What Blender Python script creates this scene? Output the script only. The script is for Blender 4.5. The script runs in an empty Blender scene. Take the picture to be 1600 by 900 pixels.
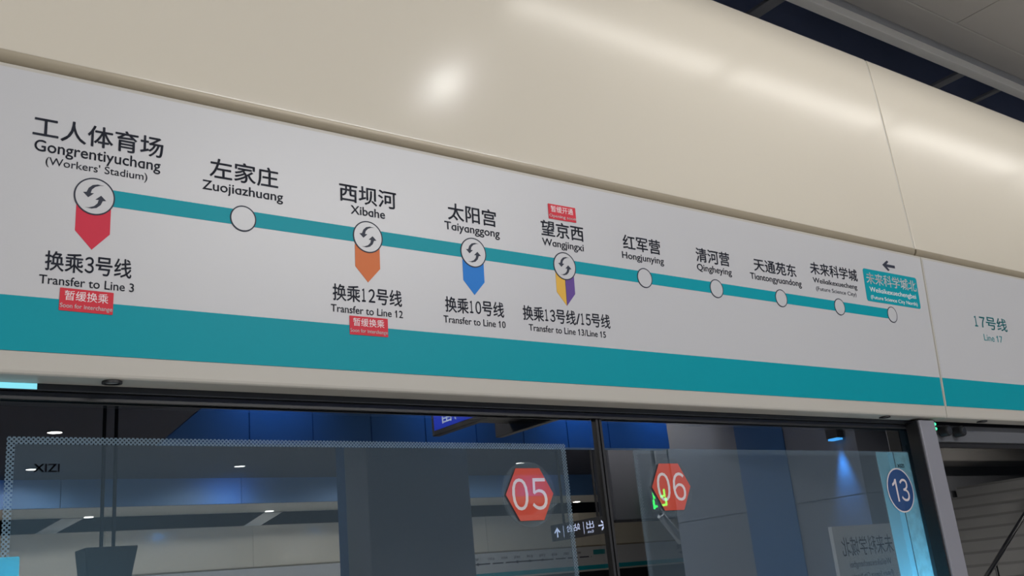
import bpy, bmesh, math, random
from mathutils import Vector, Matrix
R = math.radians
S = bpy.context.scene
COL = S.collection

# ------------------------------------------------------------------ camera
CAMZ = 1.75                                    # eye height above the platform floor
cd = bpy.data.cameras.new('camera')
cam = bpy.data.objects.new('camera', cd); COL.objects.link(cam)
cd.sensor_width = 36.0; cd.lens = 36.0 * 1549.16 / 1600.0
cd.clip_start = 0.02; cd.clip_end = 200
rt, dn, fw = Vector((0.80709, -0.58289, -0.09405)), Vector((0.10211, 0.29468, -0.95012)), Vector((0.58154, 0.75723, 0.29735))
m3 = Matrix((rt, -dn, -fw)).transposed()
cam.matrix_world = Matrix.Translation((0, 0, CAMZ)) @ m3.to_4x4()
S.camera = cam

# ------------------------------------------------------------------ view, world, lamps of the hall, some added
S.view_settings.view_transform = 'Standard'; S.view_settings.look = 'None'
S.view_settings.exposure = 0.0; S.view_settings.gamma = 1.0; S.view_settings.use_curve_mapping = False
try:
    S.cycles.use_denoising = True
    S.cycles.sample_clamp_indirect = 6.0
    S.cycles.transparent_max_bounces = 16
except Exception:
    pass
w = bpy.data.worlds.new('world'); S.world = w; w.use_nodes = True
w.node_tree.nodes['Background'].inputs[0].default_value = (0.55, 0.6, 0.7, 1)
w.node_tree.nodes['Background'].inputs[1].default_value = 0.05

def area_light(name, loc, sx, sy, power, color=(1, 1, 1), rot=(0, 0, 0), spread=180):
    l = bpy.data.lights.new(name, 'AREA'); l.shape = 'RECTANGLE'; l.size = sx; l.size_y = sy
    l.energy = power; l.color = color; l.spread = R(spread)
    o = bpy.data.objects.new(name, l); COL.objects.link(o); o.location = loc; o.rotation_euler = rot
    return o
CZ = CAMZ + 2.0        # centre ceiling
SZ = CAMZ + 1.66       # side ceiling
FILL_ROWS = [(-2.5, 3.0, 3.2, 125, 35), (-2.5, -1.9, 2.6, 90, 35), (-5.62, 7.0, 6.4, 420, 0)]       # y, centre x, length, watts and tilt towards the doors of the added fill lamps, kept out of the reflection
for ry, rx, rl, rp, rt_ in FILL_ROWS:
    area_light('added_fill_light', (rx, ry + (.10 if rt_ else 0), CZ - (.13 if rt_ else .075)), rl, 0.24, rp, (1.0, 0.985, 0.96), (R(rt_), 0, 0))
COVES = [(1.98, .86), (2.895, .87), (3.88, .96), (4.92, .96)]      # centre x, length of the slim lamps on the side ceiling
for lx, ll in COVES: area_light('cove_light', (lx, 1.02, SZ - 0.03), ll, 0.045, 1.5 * ll, (1.0, 0.96, 0.9))
# cyan lamps added behind the glass to backlight the film, below the view
area_light('added_backlight', (2.38, 1.74, 1.47), 0.5, 0.14, 3.0, (0.25, 0.75, 1.0), (R(-108), 0, 0), 110)
area_light('added_backlight', (0.25, 1.80, 1.55), 0.25, 0.2, 2.2, (0.25, 0.8, 1.0), (R(-98), 0, 0), 110)
area_light('added_backlight', (1.35, 1.80, 1.35), 0.3, 0.2, 0.8, (0.45, 0.9, 1.0), (R(-98), 0, 0), 110)

def spot(name, loc, target, power, color, size=60, blend=0.8, radius=0.03):
    l = bpy.data.lights.new(name, 'SPOT'); l.energy = power; l.color = color
    l.spot_size = R(size); l.spot_blend = blend; l.shadow_soft_size = radius
    o = bpy.data.objects.new(name, l); COL.objects.link(o); o.location = loc
    o.rotation_euler = (Vector(target) - Vector(loc)).to_track_quat('-Z', 'Y').to_euler()
    return o

# ------------------------------------------------------------------ materials
def mat(name, col, rough=0.5, metal=0.0, spec=0.5, noise=0.0, nscale=6.0, emit=None, estr=0.0, coat=0.0):
    m = bpy.data.materials.new(name); m.use_nodes = True
    nt = m.node_tree; b = nt.nodes['Principled BSDF']
    b.inputs['Base Color'].default_value = (*col, 1); b.inputs['Roughness'].default_value = rough
    b.inputs['Metallic'].default_value = metal; b.inputs['Specular IOR Level'].default_value = spec
    if coat: b.inputs['Coat Weight'].default_value = coat; b.inputs['Coat Roughness'].default_value = 0.08
    if emit: b.inputs['Emission Color'].default_value = (*emit, 1); b.inputs['Emission Strength'].default_value = estr
    if noise:
        t = nt.nodes.new('ShaderNodeTexCoord'); n = nt.nodes.new('ShaderNodeTexNoise'); n.inputs['Scale'].default_value = nscale
        n.inputs['Detail'].default_value = 4
        mx = nt.nodes.new('ShaderNodeMix'); mx.data_type = 'RGBA'
        mx.inputs[6].default_value = (*[c * (1 - noise) for c in col], 1); mx.inputs[7].default_value = (*[min(1, c * (1 + noise)) for c in col], 1)
        nt.links.new(t.outputs['Object'], n.inputs['Vector']); nt.links.new(n.outputs['Fac'], mx.inputs[0]); nt.links.new(mx.outputs[2], b.inputs['Base Color'])
    return m
M = {}
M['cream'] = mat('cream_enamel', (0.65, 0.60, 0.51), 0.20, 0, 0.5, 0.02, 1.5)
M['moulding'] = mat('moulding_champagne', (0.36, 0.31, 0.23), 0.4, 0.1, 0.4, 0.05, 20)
M['cream_matt'] = mat('cream_edge', (0.50, 0.475, 0.43), 0.45, 0, 0.4, 0.03, 3)
M['white'] = mat('sign_white', (0.535, 0.535, 0.555), 0.36, 0, 0.5, 0.01, 2)
M['teal'] = mat('sign_teal', (0.003, 0.30, 0.37), 0.45, 0, 0.15, 0.02, 3)
M['ink'] = mat('sign_ink', (0.035, 0.040, 0.060), 0.5, 0, 0.2)
M['tealink'] = mat('teal_ink', (0.03, 0.24, 0.27), 0.5, 0, 0.2)
M['red'] = mat('arrow_red', (0.60, 0.022, 0.055), 0.45, 0, 0.25)
M['orange'] = mat('arrow_orange', (0.62, 0.15, 0.035), 0.45, 0, 0.25)
M['blue'] = mat('arrow_blue', (0.005, 0.18, 0.60), 0.45, 0, 0.25)
M['yellow'] = mat('arrow_yellow', (0.72, 0.42, 0.06), 0.45, 0, 0.25)
M['purple'] = mat('arrow_purple', (0.12, 0.06, 0.28), 0.45, 0, 0.25)
M['sticker_red'] = mat('sticker_red', (0.62, 0.03, 0.05), 0.5, 0, 0.25, 0.03, 40)
M['sticker_white'] = mat('sticker_white', (0.85, 0.78, 0.80), 0.5, 0, 0.2)
M['hex'] = mat('hex_orange', (0.66, 0.085, 0.05), 0.5, 0, 0.25, 0.02, 30)
M['navy'] = mat('round_blue', (0.022, 0.075, 0.23), 0.5, 0, 0.25)
M['digit'] = mat('digit_pink_white', (0.80, 0.72, 0.74), 0.5, 0, 0.2)
M['steel'] = mat('grey_post', (0.30, 0.30, 0.34), 0.42, 0.25, 0.5, 0.03, 8)
M['dark_metal'] = mat('dark_rail', (0.05, 0.055, 0.065), 0.35, 0.6, 0.5, 0.05, 5)
M['rubber'] = mat('black_rubber', (0.012, 0.012, 0.014), 0.5)
M['black'] = mat('black_housing', (0.012, 0.012, 0.014), 0.45)
M['pole'] = mat('pole_black', (0.008, 0.008, 0.009), 0.9, 0, 0.05)
M['tunnel'] = mat('tunnel_dark', (0.015, 0.016, 0.02), 0.9, 0, 0.1, 0.2, 1)
M['void'] = mat('plenum_dark', (0.22, 0.26, 0.42), 0.8, 0, 0.1, 0.3, 2)
M['ceil'] = mat('ceiling_grey', (0.38, 0.365, 0.35), 0.6, 0, 0.3, 0.04, 3)
M['lip'] = mat('ceiling_lip', (0.90, 0.88, 0.84), 0.5, 0, 0.3, 0.03, 4)
M['band'] = mat('ceiling_band', (0.34, 0.35, 0.385), 0.5, 0, 0.3, 0.04, 4)
M['ceil_dark'] = mat('ceiling_dark', (0.048, 0.052, 0.075), 0.7, 0, 0.2, 0.1, 1)
M['bracket'] = mat('bracket_grey', (0.35, 0.35, 0.36), 0.5, 0.1)
M['floor'] = mat('floor_stone', (0.55, 0.54, 0.52), 0.3, 0, 0.5, 0.12, 30)
M['wallgrey'] = mat('hall_grey', (0.30, 0.31, 0.34), 0.5, 0, 0.3, 0.04, 2)
M['column'] = mat('column_grey', (0.165, 0.175, 0.21), 0.35, 0, 0.4, 0.05, 2)
M['bluepanel'] = mat('blue_panel', (0.10, 0.22, 0.45), 0.5, 0, 0.3, 0.05, 2)
M['bluedark'] = mat('blue_strip', (0.03, 0.10, 0.25), 0.5, 0, 0.3)
M['screen'] = mat('screen_blue', (0.01, 0.02, 0.2), 0.3, 0, 0.5, emit=(0.02, 0.05, 0.55), estr=1.0)
M['screentext'] = mat('screen_text', (0.4, 0.5, 0.6), 0.4, emit=(0.35, 0.42, 0.6), estr=0.8)
M['lit'] = mat('lit_pictogram', (0.5, 0.6, 0.9), 0.4, emit=(0.62, 0.70, 1.0), estr=1.1)
M['green'] = mat('lit_green', (0.0, 0.5, 0.1), 0.4, emit=(0.05, 1.0, 0.15), estr=3.2)
M['led'] = mat('led_green', (0.0, 0.5, 0.2), 0.4, emit=(0.08, 1.0, 0.45), estr=1.3)
M['lamp'] = mat('lamp_glow', (1, 1, 1), 0.4, emit=(1.0, 0.98, 0.93), estr=6.0)
M['spotlens'] = mat('spot_lens', (1, 1, 1), 0.4, emit=(1.0, 0.98, 0.95), estr=330.0)
M['diffuser'] = mat('lamp_diffuser', (1, 1, 1), 0.4, emit=(1.0, 0.97, 0.92), estr=3.0)
M['cyanglint'] = mat('cyan_reflection', (0.3, 0.8, 0.9), 0.4, emit=(0.22, 0.68, 0.80), estr=0.95)  # glow in place of a cyan reflection on the door rail
M['bluelamp'] = mat('blue_lamp', (0.1, 0.3, 0.9), 0.4, emit=(0.06, 0.42, 1.0), estr=2.2)
M['chrome'] = mat('chrome', (0.75, 0.76, 0.78), 0.15, 1.0)
M['stair'] = mat('stair_stone', (0.42, 0.42, 0.42), 0.6, 0, 0.3, 0.08, 6)
M['nosing'] = mat('stair_nosing', (0.27, 0.27, 0.27), 0.6)

def glass_mat(name, tint, refl):
    m = bpy.data.materials.new(name); m.use_nodes = True; nt = m.node_tree; nt.nodes.clear()
    o = nt.nodes.new('ShaderNodeOutputMaterial'); mx = nt.nodes.new('ShaderNodeMixShader'); t = nt.nodes.new('ShaderNodeBsdfTransparent')
    g = nt.nodes.new('ShaderNodeBsdfGlossy'); g.inputs['Roughness'].default_value = 0.0
    g.inputs['Color'].default_value = (1.0, 0.98, 0.95, 1)
    t.inputs[0].default_value = (*tint, 1); mx.inputs[0].default_value = refl
    nt.links.new(t.outputs[0], mx.inputs[1]); nt.links.new(g.outputs[0], mx.inputs[2]); nt.links.new(mx.outputs[0], o.inputs[0])
    return m
def laminate(m, fac):
    # clear glossy laminate over a sticker
    nt = m.node_tree; out = nt.nodes['Material Output']; b = nt.nodes['Principled BSDF']
    g = nt.nodes.new('ShaderNodeBsdfGlossy'); g.inputs['Roughness'].default_value = 0.0; mx = nt.nodes.new('ShaderNodeMixShader'); mx.inputs[0].default_value = fac
    nt.links.new(b.outputs[0], mx.inputs[1]); nt.links.new(g.outputs[0], mx.inputs[2]); nt.links.new(mx.outputs[0], out.inputs[0])
for k in ('hex', 'navy', 'digit'): laminate(M[k], 0.2)
M['rail_grey'] = mat('rail_grey', (0.13, 0.135, 0.15), 0.45, 0.1)
M['glass'] = glass_mat('coated_glass', (0.75, 0.82, 0.88), 0.38)
M['glassside'] = glass_mat('dark_side_glass', (0.5, 0.55, 0.55), 0.32)
M['glassback'] = glass_mat('glass_body', (0.92, 0.95, 0.97), 0.0)
M['clear'] = None

def film_mat(name, width, height, border, strength=0.34):
    """Light grey window film with a dot-lattice border at its top and sides; coordinates are metres in the film's own plane."""
    m = bpy.data.materials.new(name); m.use_nodes = True; nt = m.node_tree; nt.nodes.clear(); N = nt.nodes.new; L = nt.links.new
    out = N('ShaderNodeOutputMaterial'); mx = N('ShaderNodeMixShader'); tr = N('ShaderNodeBsdfTransparent'); df = N('ShaderNodeBsdfDiffuse'); tl = N('ShaderNodeBsdfTranslucent'); ad = N('ShaderNodeMixShader')
    tr.inputs[0].default_value = (0.9, 0.94, 0.96, 1)
    df.inputs[0].default_value = (0.40, 0.60, 0.84, 1); tl.inputs[0].default_value = (0.75, 0.9, 0.95, 1); ad.inputs[0].default_value = 0.45
    L(df.outputs[0], ad.inputs[1]); L(tl.outputs[0], ad.inputs[2])
    tc = N('ShaderNodeTexCoord'); sp = N('ShaderNodeSeparateXYZ'); L(tc.outputs['Object'], sp.inputs[0])
    def math_(op, a, b=None, c=None):
        n = N('ShaderNodeMath'); n.operation = op
        for i, v in enumerate((a, b, c)):
            if v is None: continue
            if isinstance(v, (int, float)): n.inputs[i].default_value = v
            else: L(v, n.inputs[i])
        return n.outputs[0]
    x, z = sp.outputs[0], sp.outputs[2]
    k = 2 * math.pi / 0.0062
    hole = math_('MULTIPLY', math_('COSINE', math_('MULTIPLY', x, k)), math_('COSINE', math_('MULTIPLY', z, k)))
    lat = math_('LESS_THAN', hole, 0.22)
    dl = x; dr = math_('SUBTRACT', width, x); dt = math_('SUBTRACT', height, z)
    d = math_('MINIMUM', math_('MINIMUM', dl, dr), dt)
    inb = math_('LESS_THAN', d, border)
    f_b = math_('MULTIPLY', lat, strength)
    # fac = inb ? lattice : haze
    fac = math_('ADD', math_('MULTIPLY', inb, f_b), math_('MULTIPLY', math_('SUBTRACT', 1.0, inb), 0.085))
    L(fac, mx.inputs[0]); L(tr.outputs[0], mx.inputs[1]); L(ad.outputs[0], mx.inputs[2]); L(mx.outputs[0], out.inputs[0])
    return m

def translucent_mat(name, col, opacity, mottled=0.0):
    m = bpy.data.materials.new(name); m.use_nodes = True; nt = m.node_tree; nt.nodes.clear(); N = nt.nodes.new; L = nt.links.new
    out = N('ShaderNodeOutputMaterial'); mx = N('ShaderNodeMixShader'); tr = N('ShaderNodeBsdfTransparent'); df = N('ShaderNodeBsdfDiffuse'); tl = N('ShaderNodeBsdfTranslucent'); ad = N('ShaderNodeMixShader')
    df.inputs[0].default_value = (*[c * .6 for c in col], 1); tl.inputs[0].default_value = (*col, 1); ad.inputs[0].default_value = 0.8
    L(df.outputs[0], ad.inputs[1]); L(tl.outputs[0], ad.inputs[2]); L(tr.outputs[0], mx.inputs[1]); L(ad.outputs[0], mx.inputs[2])
    mx.inputs[0].default_value = opacity
    if mottled:
        t = N('ShaderNodeTexCoord'); n = N('ShaderNodeTexNoise'); n.inputs['Scale'].default_value = 45; n.inputs['Detail'].default_value = 6
        mr = N('ShaderNodeMapRange'); mr.inputs[1].default_value = 0.35; mr.inputs[2].default_value = 0.65; mr.inputs[3].default_value = opacity - mottled; mr.inputs[4].default_value = opacity
        L(t.outputs['Object'], n.inputs['Vector']); L(n.outputs['Fac'], mr.inputs[0]); L(mr.outputs[0], mx.inputs[0])
    L(mx.outputs[0], out.inputs[0])
    return m
M['clearfilm'] = translucent_mat('clear_vinyl', (0.45, 0.55, 0.62), 0.10)
M['rimfilm'] = translucent_mat('clear_vinyl_rim', (0.6, 0.65, 0.7), 0.28)
M['frost_a'] = translucent_mat('frosted_pale', (0.55, 0.85, 0.95), 0.45)
M['frost_b'] = translucent_mat('frosted_bright', (0.6, 0.9, 1.0), 0.75)
M['frost_c'] = translucent_mat('frosted_worn', (0.6, 0.88, 0.95), 0.62, 0.22)
M['cyanpaper'] = translucent_mat('cyan_sheet', (0.45, 0.9, 1.0), 0.95)

# ------------------------------------------------------------------ helpers
def bmnew(): return bmesh.new()
def link(name, bm, mats, parent=None, loc=(0, 0, 0), rot=(0, 0, 0), bevel=0.0, smooth=False):
    bmesh.ops.recalc_face_normals(bm, faces=bm.faces)
    me = bpy.data.meshes.new(name); bm.to_mesh(me); bm.free()
    o = bpy.data.objects.new(name, me); COL.objects.link(o)
    for m in (mats if isinstance(mats, (list, tuple)) else [mats]): me.materials.append(m)
    o.location = loc; o.rotation_euler = rot
    if parent: o.parent = parent
    if bevel:
        b = o.modifiers.new('bevel', 'BEVEL'); b.width = bevel; b.segments = 2; b.limit_method = 'ANGLE'; b.angle_limit = R(40)
    if smooth:
        for p in me.polygons: p.use_smooth = True
    return o
def empty(name, loc=(0, 0, 0), rot=(0, 0, 0)):
    o = bpy.data.objects.new(name, None); COL.objects.link(o); o.location = loc; o.rotation_euler = rot; o.empty_display_size = 0.1
    return o
def tag(o, label, cat, group=None):
    o['label'] = label; o['category'] = cat; o['kind'] = 'thing'
    if group: o['group'] = group
    return o
def struct(o): o['kind'] = 'structure'; return o
def box(bm, x0, x1, y0, y1, z0, z1, mi=0):
    v = [bm.verts.new(p) for p in ((x0, y0, z0), (x1, y0, z0), (x1, y1, z0), (x0, y1, z0), (x0, y0, z1), (x1, y0, z1), (x1, y1, z1), (x0, y1, z1))]
    for f in ((0, 3, 2, 1), (4, 5, 6, 7), (0, 1, 5, 4), (1, 2, 6, 5), (2, 3, 7, 6), (3, 0, 4, 7)):
        bm.faces.new([v[i] for i in f]).material_index = mi
    return bm
def prism_x(bm, yz, x0, x1):
    a = [bm.verts.new((x0, y, z)) for y, z in yz]; b = [bm.verts.new((x1, y, z)) for y, z in yz]
    n = len(yz)
    bm.faces.new(a); bm.faces.new(b[::-1])
    for i in range(n): bm.faces.new((a[i], a[(i + 1) % n], b[(i + 1) % n], b[i]))
    return bm
def prism_z(bm, xy, z0, z1):
    a = [bm.verts.new((x, y, z0)) for x, y in xy]; b = [bm.verts.new((x, y, z1)) for x, y in xy]
    n = len(xy)
    bm.faces.new(a[::-1]); bm.faces.new(b)
    for i in range(n): bm.faces.new((a[i], a[(i + 1) % n], b[(i + 1) % n], b[i]))
    return bm
def circle_pts(cx, cy, r, n=48): return [(cx + r * math.cos(2 * math.pi * i / n), cy + r * math.sin(2 * math.pi * i / n)) for i in range(n)]
def ring_z(bm, cx, cy, r0, r1, z0, z1, n=64):
    P = [circle_pts(cx, cy, r, n) for r in (r0, r1)]
    V = [[bm.verts.new((x, y, z)) for x, y in P[k]] for k in (0, 1) for z in (z0, z1)]
    i0, i1, o0, o1 = V
    for i in range(n):
        j = (i + 1) % n
        bm.faces.new((i1[i], o1[i], o1[j], i1[j])); bm.faces.new((i0[j], o0[j], o0[i], i0[i]))
        bm.faces.new((o0[i], o0[j], o1[j], o1[i])); bm.faces.new((i0[j], i0[i], i1[i], i1[j]))
    return bm
def cyl(bm, p0, p1, r, n=20, r1=None):
    p0, p1 = Vector(p0), Vector(p1); d = (p1 - p0).normalized(); q = d.to_track_quat('Z', 'Y'); r1 = r if r1 is None else r1
    a = []; b = []
    for i in range(n):
        u = Vector((math.cos(2 * math.pi * i / n), math.sin(2 * math.pi * i / n), 0))
        a.append(bm.verts.new(p0 + q @ (u * r))); b.append(bm.verts.new(p1 + q @ (u * r1)))
    bm.faces.new(a[::-1]); bm.faces.new(b)
    for i in range(n): bm.faces.new((a[i], a[(i + 1) % n], b[(i + 1) % n], b[i]))
    return bm
def lathe_z(bm, prof, n=32):
    rings = [[bm.verts.new((r * math.cos(2 * math.pi * i / n), r * math.sin(2 * math.pi * i / n), z)) for i in range(n)] for r, z in prof]
    for k in range(len(rings) - 1):
        for i in range(n): bm.faces.new((rings[k][i], rings[k][(i + 1) % n], rings[k + 1][(i + 1) % n], rings[k + 1][i]))
    bm.faces.new(rings[0][::-1]); bm.faces.new(rings[-1])
    return bm

_tc = bpy.data.curves.new('text_tool', 'FONT'); _to = bpy.data.objects.new('text_tool', _tc); COL.objects.link(_to)
def text_mesh(body):
    _tc.body = body; _tc.size = 1.0; _tc.resolution_u = 4
    dg = bpy.context.evaluated_depsgraph_get(); dg.update()
    return bpy.data.meshes.new_from_object(_to.evaluated_get(dg))
def text_bm(body):
    """Letters as one flat mesh; the sign writes a as a bowl with a stem, made from q cut off at the baseline."""
    bm = bmesh.new()
    if any(ord(c) > 0x2e80 for c in body) and any(c in '0123456789' for c in body):
        # Chinese with figures: grotesque figures set at about half an em
        a = text_mesh('号'); b = text_mesh('号号'); em = max(v.co.x for v in b.vertices) - max(v.co.x for v in a.vertices)
        bpy.data.meshes.remove(a); bpy.data.meshes.remove(b); cur = 0.0
        for c in body:
            wide = chr(ord(c) + 0xFEE0) if c in '0123456789' else c
            me = text_mesh(wide); k = 1.0; n0 = len(bm.verts)
            bm.from_mesh(me); bm.verts.ensure_lookup_table(); new = bm.verts[n0:]
            xs = [v.co.x for v in new]; lo, hi = min(xs), max(xs)
            if c in '0123456789/':
                wd = .25 if c == '1' else .42 if c == '/' else .46
                kx = wd * em / (hi - lo); adv = .55 * em; off = cur + (adv - wd * em) / 2 - (.04 * em if c == '1' else 0)
                if c == '/': adv = .42 * em; off = cur
                for v in new: v.co.x = off + (v.co.x - lo) * kx
            else:
                adv = em
                for v in new: v.co.x += cur
            bpy.data.meshes.remove(me); cur += adv
        return bm
    me = text_mesh(body.replace('ɑ', 'q')); bm.from_mesh(me); bpy.data.meshes.remove(me)
    if '1' in body:
        me = text_mesh('1'); sw = max(v.co.x for v in me.vertices) - min(v.co.x for v in me.vertices); top = max(v.co.y for v in me.vertices); bpy.data.meshes.remove(me)
        for i, c in enumerate(body):
            if c != '1': continue
            me = text_mesh(body[:i + 1]); xl = max(v.co.x for v in me.vertices) - sw; bpy.data.meshes.remove(me)
            bm.faces.new([bm.verts.new((xl + dx, top - dy, 0)) for dx, dy in ((.01, 0), (.01, .17), (-.12, .24), (-.12, .16), (-.03, .08), (0, 0))])
    if 'ɑ' in body:
        qm = text_mesh('q'); qw = max(v.co.x for v in qm.vertices) - min(v.co.x for v in qm.vertices); bpy.data.meshes.remove(qm)
        for i, c in enumerate(body):
            if c != 'ɑ': continue
            me = text_mesh(body[:i + 1].replace('ɑ', 'q')); xe = max(v.co.x for v in me.vertices); bpy.data.meshes.remove(me)
            fs = [f for f in bm.faces if all(xe - qw - .012 <= v.co.x <= xe + .012 for v in f.verts)]
            geo = list({e for f in fs for e in f.edges}) + list({v for f in fs for v in f.verts}) + fs
            bmesh.ops.bisect_plane(bm, geom=geo, plane_co=(0, 0, 0), plane_no=(0, -1, 0), clear_outer=True)
    return bm
CAP = None
def text(name, body, x0, x1, base, cap, m, parent, zoff, latin=True, weight=0.0, thick=0.0003):
    """Printed lettering from x0 to x1 on the baseline; cap is the capital height (latin) or glyph box height (Chinese)."""
    global CAP
    if CAP is None:
        me = text_mesh('H'); CAP = max(v.co.y for v in me.vertices); bpy.data.meshes.remove(me)
    bm = text_bm(body)
    if weight:
        src = list(bm.faces)
        for dx, dy in ((1, 0), (-1, 0), (0, 1), (0, -1)):
            r = bmesh.ops.duplicate(bm, geom=src)
            for g in r['geom']:
                if isinstance(g, bmesh.types.BMVert): g.co += Vector((dx * weight, dy * weight, 0))
    xs = [v.co.x for v in bm.verts]; ys = [v.co.y for v in bm.verts]
    sx = (x1 - x0) / (max(xs) - min(xs)); mx = min(xs)
    if latin: sy = cap / CAP; yo = base
    else: sy = cap / (max(ys) - min(ys)); yo = base - min(ys) * sy
    for v in bm.verts: v.co = Vector((x0 + (v.co.x - mx) * sx, yo + v.co.y * sy, zoff))
    r = bmesh.ops.extrude_face_region(bm, geom=list(bm.faces))
    for g in r['geom']:
        if isinstance(g, bmesh.types.BMVert): g.co.z += thick
    return link(name, bm, m, parent)

# ------------------------------------------------------------------ setting
def zc(rel): return CAMZ + rel
f = bmnew(); box(f, -9, 24, -15.5, 1.48, -0.12, 0); struct(link('floor', f, M['floor']))
# side ceiling on our side: narrow lip, recessed band, then panels
c = bmnew(); prism_x(c, [(1.515, SZ), (1.552, SZ), (1.552, SZ + .10), (1.515, SZ + .10)], -9, 24)
ceil = struct(link('ceiling', c, M['lip'], bevel=0.002))
c = bmnew(); prism_x(c, [(1.470, SZ + .030), (1.515, SZ + .030), (1.515, SZ + .1), (1.470, SZ + .1)], -9, 24); link('recessed_band', c, M['band'], ceil)
c = bmnew(); box(c, -9, 24, 1.366, 1.470, SZ + .004, SZ + .1); link('edge_panel', c, M['ceil'], ceil, bevel=0.006)
c = bmnew()
for i in range(14): box(c, -9 + i * 2.4, -9 + i * 2.4 + 2.397, -0.4, 1.3655, SZ + .006, SZ + .1)
link('side_panels', c, M['ceil'], ceil)
c = bmnew(); box(c, -9, 24, -0.445, -0.405, SZ, CZ); struct(link('trim_3', c, M['bluedark']))
c = bmnew(); box(c, -9, 24, -10.76, -0.45, CZ, CZ + .1); struct(link('ceiling', c, M['ceil_dark']))
c = bmnew(); box(c, -9, 24, -12.15, -10.80, SZ, SZ + .1); struct(link('ceiling', c, M['lip']))
c = bmnew()
for i in range(14): box(c, -9 + i * 2.4, -9 + i * 2.4 + 2.39, -10.82, -10.76, SZ - .02, CZ + .1)
struct(link('trim_2', c, M['bluepanel']))
# plenum and tunnel behind the header, dark
t = bmnew(); box(t, -9, 24, 4.2, 4.3, -1.2, 5.2); struct(link('wall_back', t, M['tunnel']))
t = bmnew(); box(t, -9, 24, 1.95, 2.0, 3.0, 5.2); struct(link('wall_plenum', t, M['void']))
t = bmnew(); box(t, -9, 24, 1.553, 1.95, 4.2, 4.3); struct(link('trim_1', t, M['void']))
t = bmnew(); box(t, -9, 24, 1.49, 4.2, -1.3, -1.2); struct(link('floor_track', t, M['tunnel']))
t = bmnew(); box(t, -9.1, -9.0, -15.5, 1.48, -.1, 5.2); struct(link('wall_left', t, M['wallgrey']))
t = bmnew(); box(t, 24.0, 24.1, -15.5, 1.48, -.1, 5.2); struct(link('wall_right', t, M['wallgrey']))

# ------------------------------------------------------------------ the line map header (local: x along, y up the face, z towards the viewer)
ZB = 0.3863; TILT = 3.6
def sign_root(name, xpos=0.0): return empty(name, (xpos, 1.45, zc(ZB)), (R(90 + TILT), 0, 0))
def housing(name, x0, x1, parent):
    # cream box: rounded lower edge, sloped underside, thin bright lip on top
    p = [(-0.0265, 0.0), (-0.0300, -0.0008), (-0.0325, -0.0030), (-0.0369, -0.042), (-0.02, -0.060), (0.400, -0.060), (0.400, -0.028), (0.4200, -0.020), (0.4240, -0.002), (0.4228, 0.0)]
    bm = bmnew()
    a = [bm.verts.new((x0, y, z)) for y, z in p]; b = [bm.verts.new((x1, y, z)) for y, z in p]; n = len(p)
    bm.faces.new(a); bm.faces.new(b[::-1])
    for i in range(n): bm.faces.new((a[i], a[(i + 1) % n], b[(i + 1) % n], b[i]))
    return link(name, bm, M['cream_matt'], parent, bevel=0.0015)
def slab(name, x0, x1, y0, y1, z0, z1, m, parent): 
    bm = bmnew(); box(bm, x0, x1, y0, y1, z0, z1); return link(name, bm, m, parent)

sign = sign_root('line_map_panel')
tag(sign, 'long white line map panel with teal band and ten station names above the glass doors', 'sign')
housing('housing', -0.62, 2.5515, sign)
slab('map_face', -0.615, 2.5465, 0.070, 0.4172, -0.002, 0.0008, M['white'], sign)
slab('colour_band', -0.615, 2.5465, 0.0, 0.0775, -0.002, 0.0011, M['teal'], sign)
Z1 = 0.0012; Z2 = 0.0018
slab('route_line', 0.34, 2.3665, 0.2265, 0.2525, Z1 - .001, Z1, M['teal'], sign)
ARW = [(-.44, -.64), (-.12, -.67), (.12, -.60), (.31, -.42), (.40, -.19), (.57, -.16), (.31, .09), (.04, -.16), (.20, -.16), (.15, -.35), (-.01, -.52), (-.24, -.62)]
def marker(u, v, r, change):
    bm = bmnew(); prism_z(bm, circle_pts(u, v, r - 0.0015, 56), Z1 - .0006, Z2)
    mk = link('station_marker', bm, M['white'], sign)
    bm = bmnew(); ring_z(bm, u, v, r - 0.0021, r, Z1 - .0006, Z2 + .0002); link('ring', bm, M['ink'], mk)
    if change:
        bm = bmnew()
        for s in (1, -1): prism_z(bm, [(u + s * x * r, v + s * y * r) for x, y in ARW], Z2 - .0004, Z2 + .0003)
        link('interchange_symbol', bm, M['ink'], mk)
    return mk
US = [0.3415, 0.5698, 0.7958, 1.0181, 1.2392, 1.4598, 1.6834, 1.9096, 2.1377, 2.3662]
CH = {0, 2, 3, 4}
def pent(u, w, m, x0=-1, x1=1):
    bm = bmnew()
    def yb(x): return 0.1825 - (1 - abs(x)) * 0.0265
    pts = [(u + x0 * w, 0.222), (u + x0 * w, yb(x0))]
    if x0 < 0 < x1: pts.append((u, yb(0)))
    pts += [(u + x1 * w, yb(x1)), (u + x1 * w, 0.222)]
    prism_z(bm, pts, Z1 - .001, Z1 + .0002)
    o = link('transfer_arrow', bm, m, sign); return o
pent(0.3412, 0.0243, M['red'])['label'] = 'red arrow'
pent(0.7945, 0.0241, M['orange'])['label'] = 'orange arrow'
pent(1.0166, 0.0238, M['blue'])['label'] = 'blue arrow'
pent(1.2380, 0.0235, M['yellow'], -1, 0)['label'] = 'yellow half arrow'
pent(1.2380, 0.0235, M['purple'], 0, 1)['label'] = 'purple half arrow'
bm = bmnew(); box(bm, 1.2376, 1.2384, 0.157, 0.222, Z1, Z1 + .0004); link('arrow_divider', bm, M['ink'], sign)
for i, u in enumerate(US): marker(u, 0.2382, 0.0290 if i in CH else 0.0219, i in CH)
K = dict(parent=sign, zoff=Z1)
W = 0.012
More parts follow.
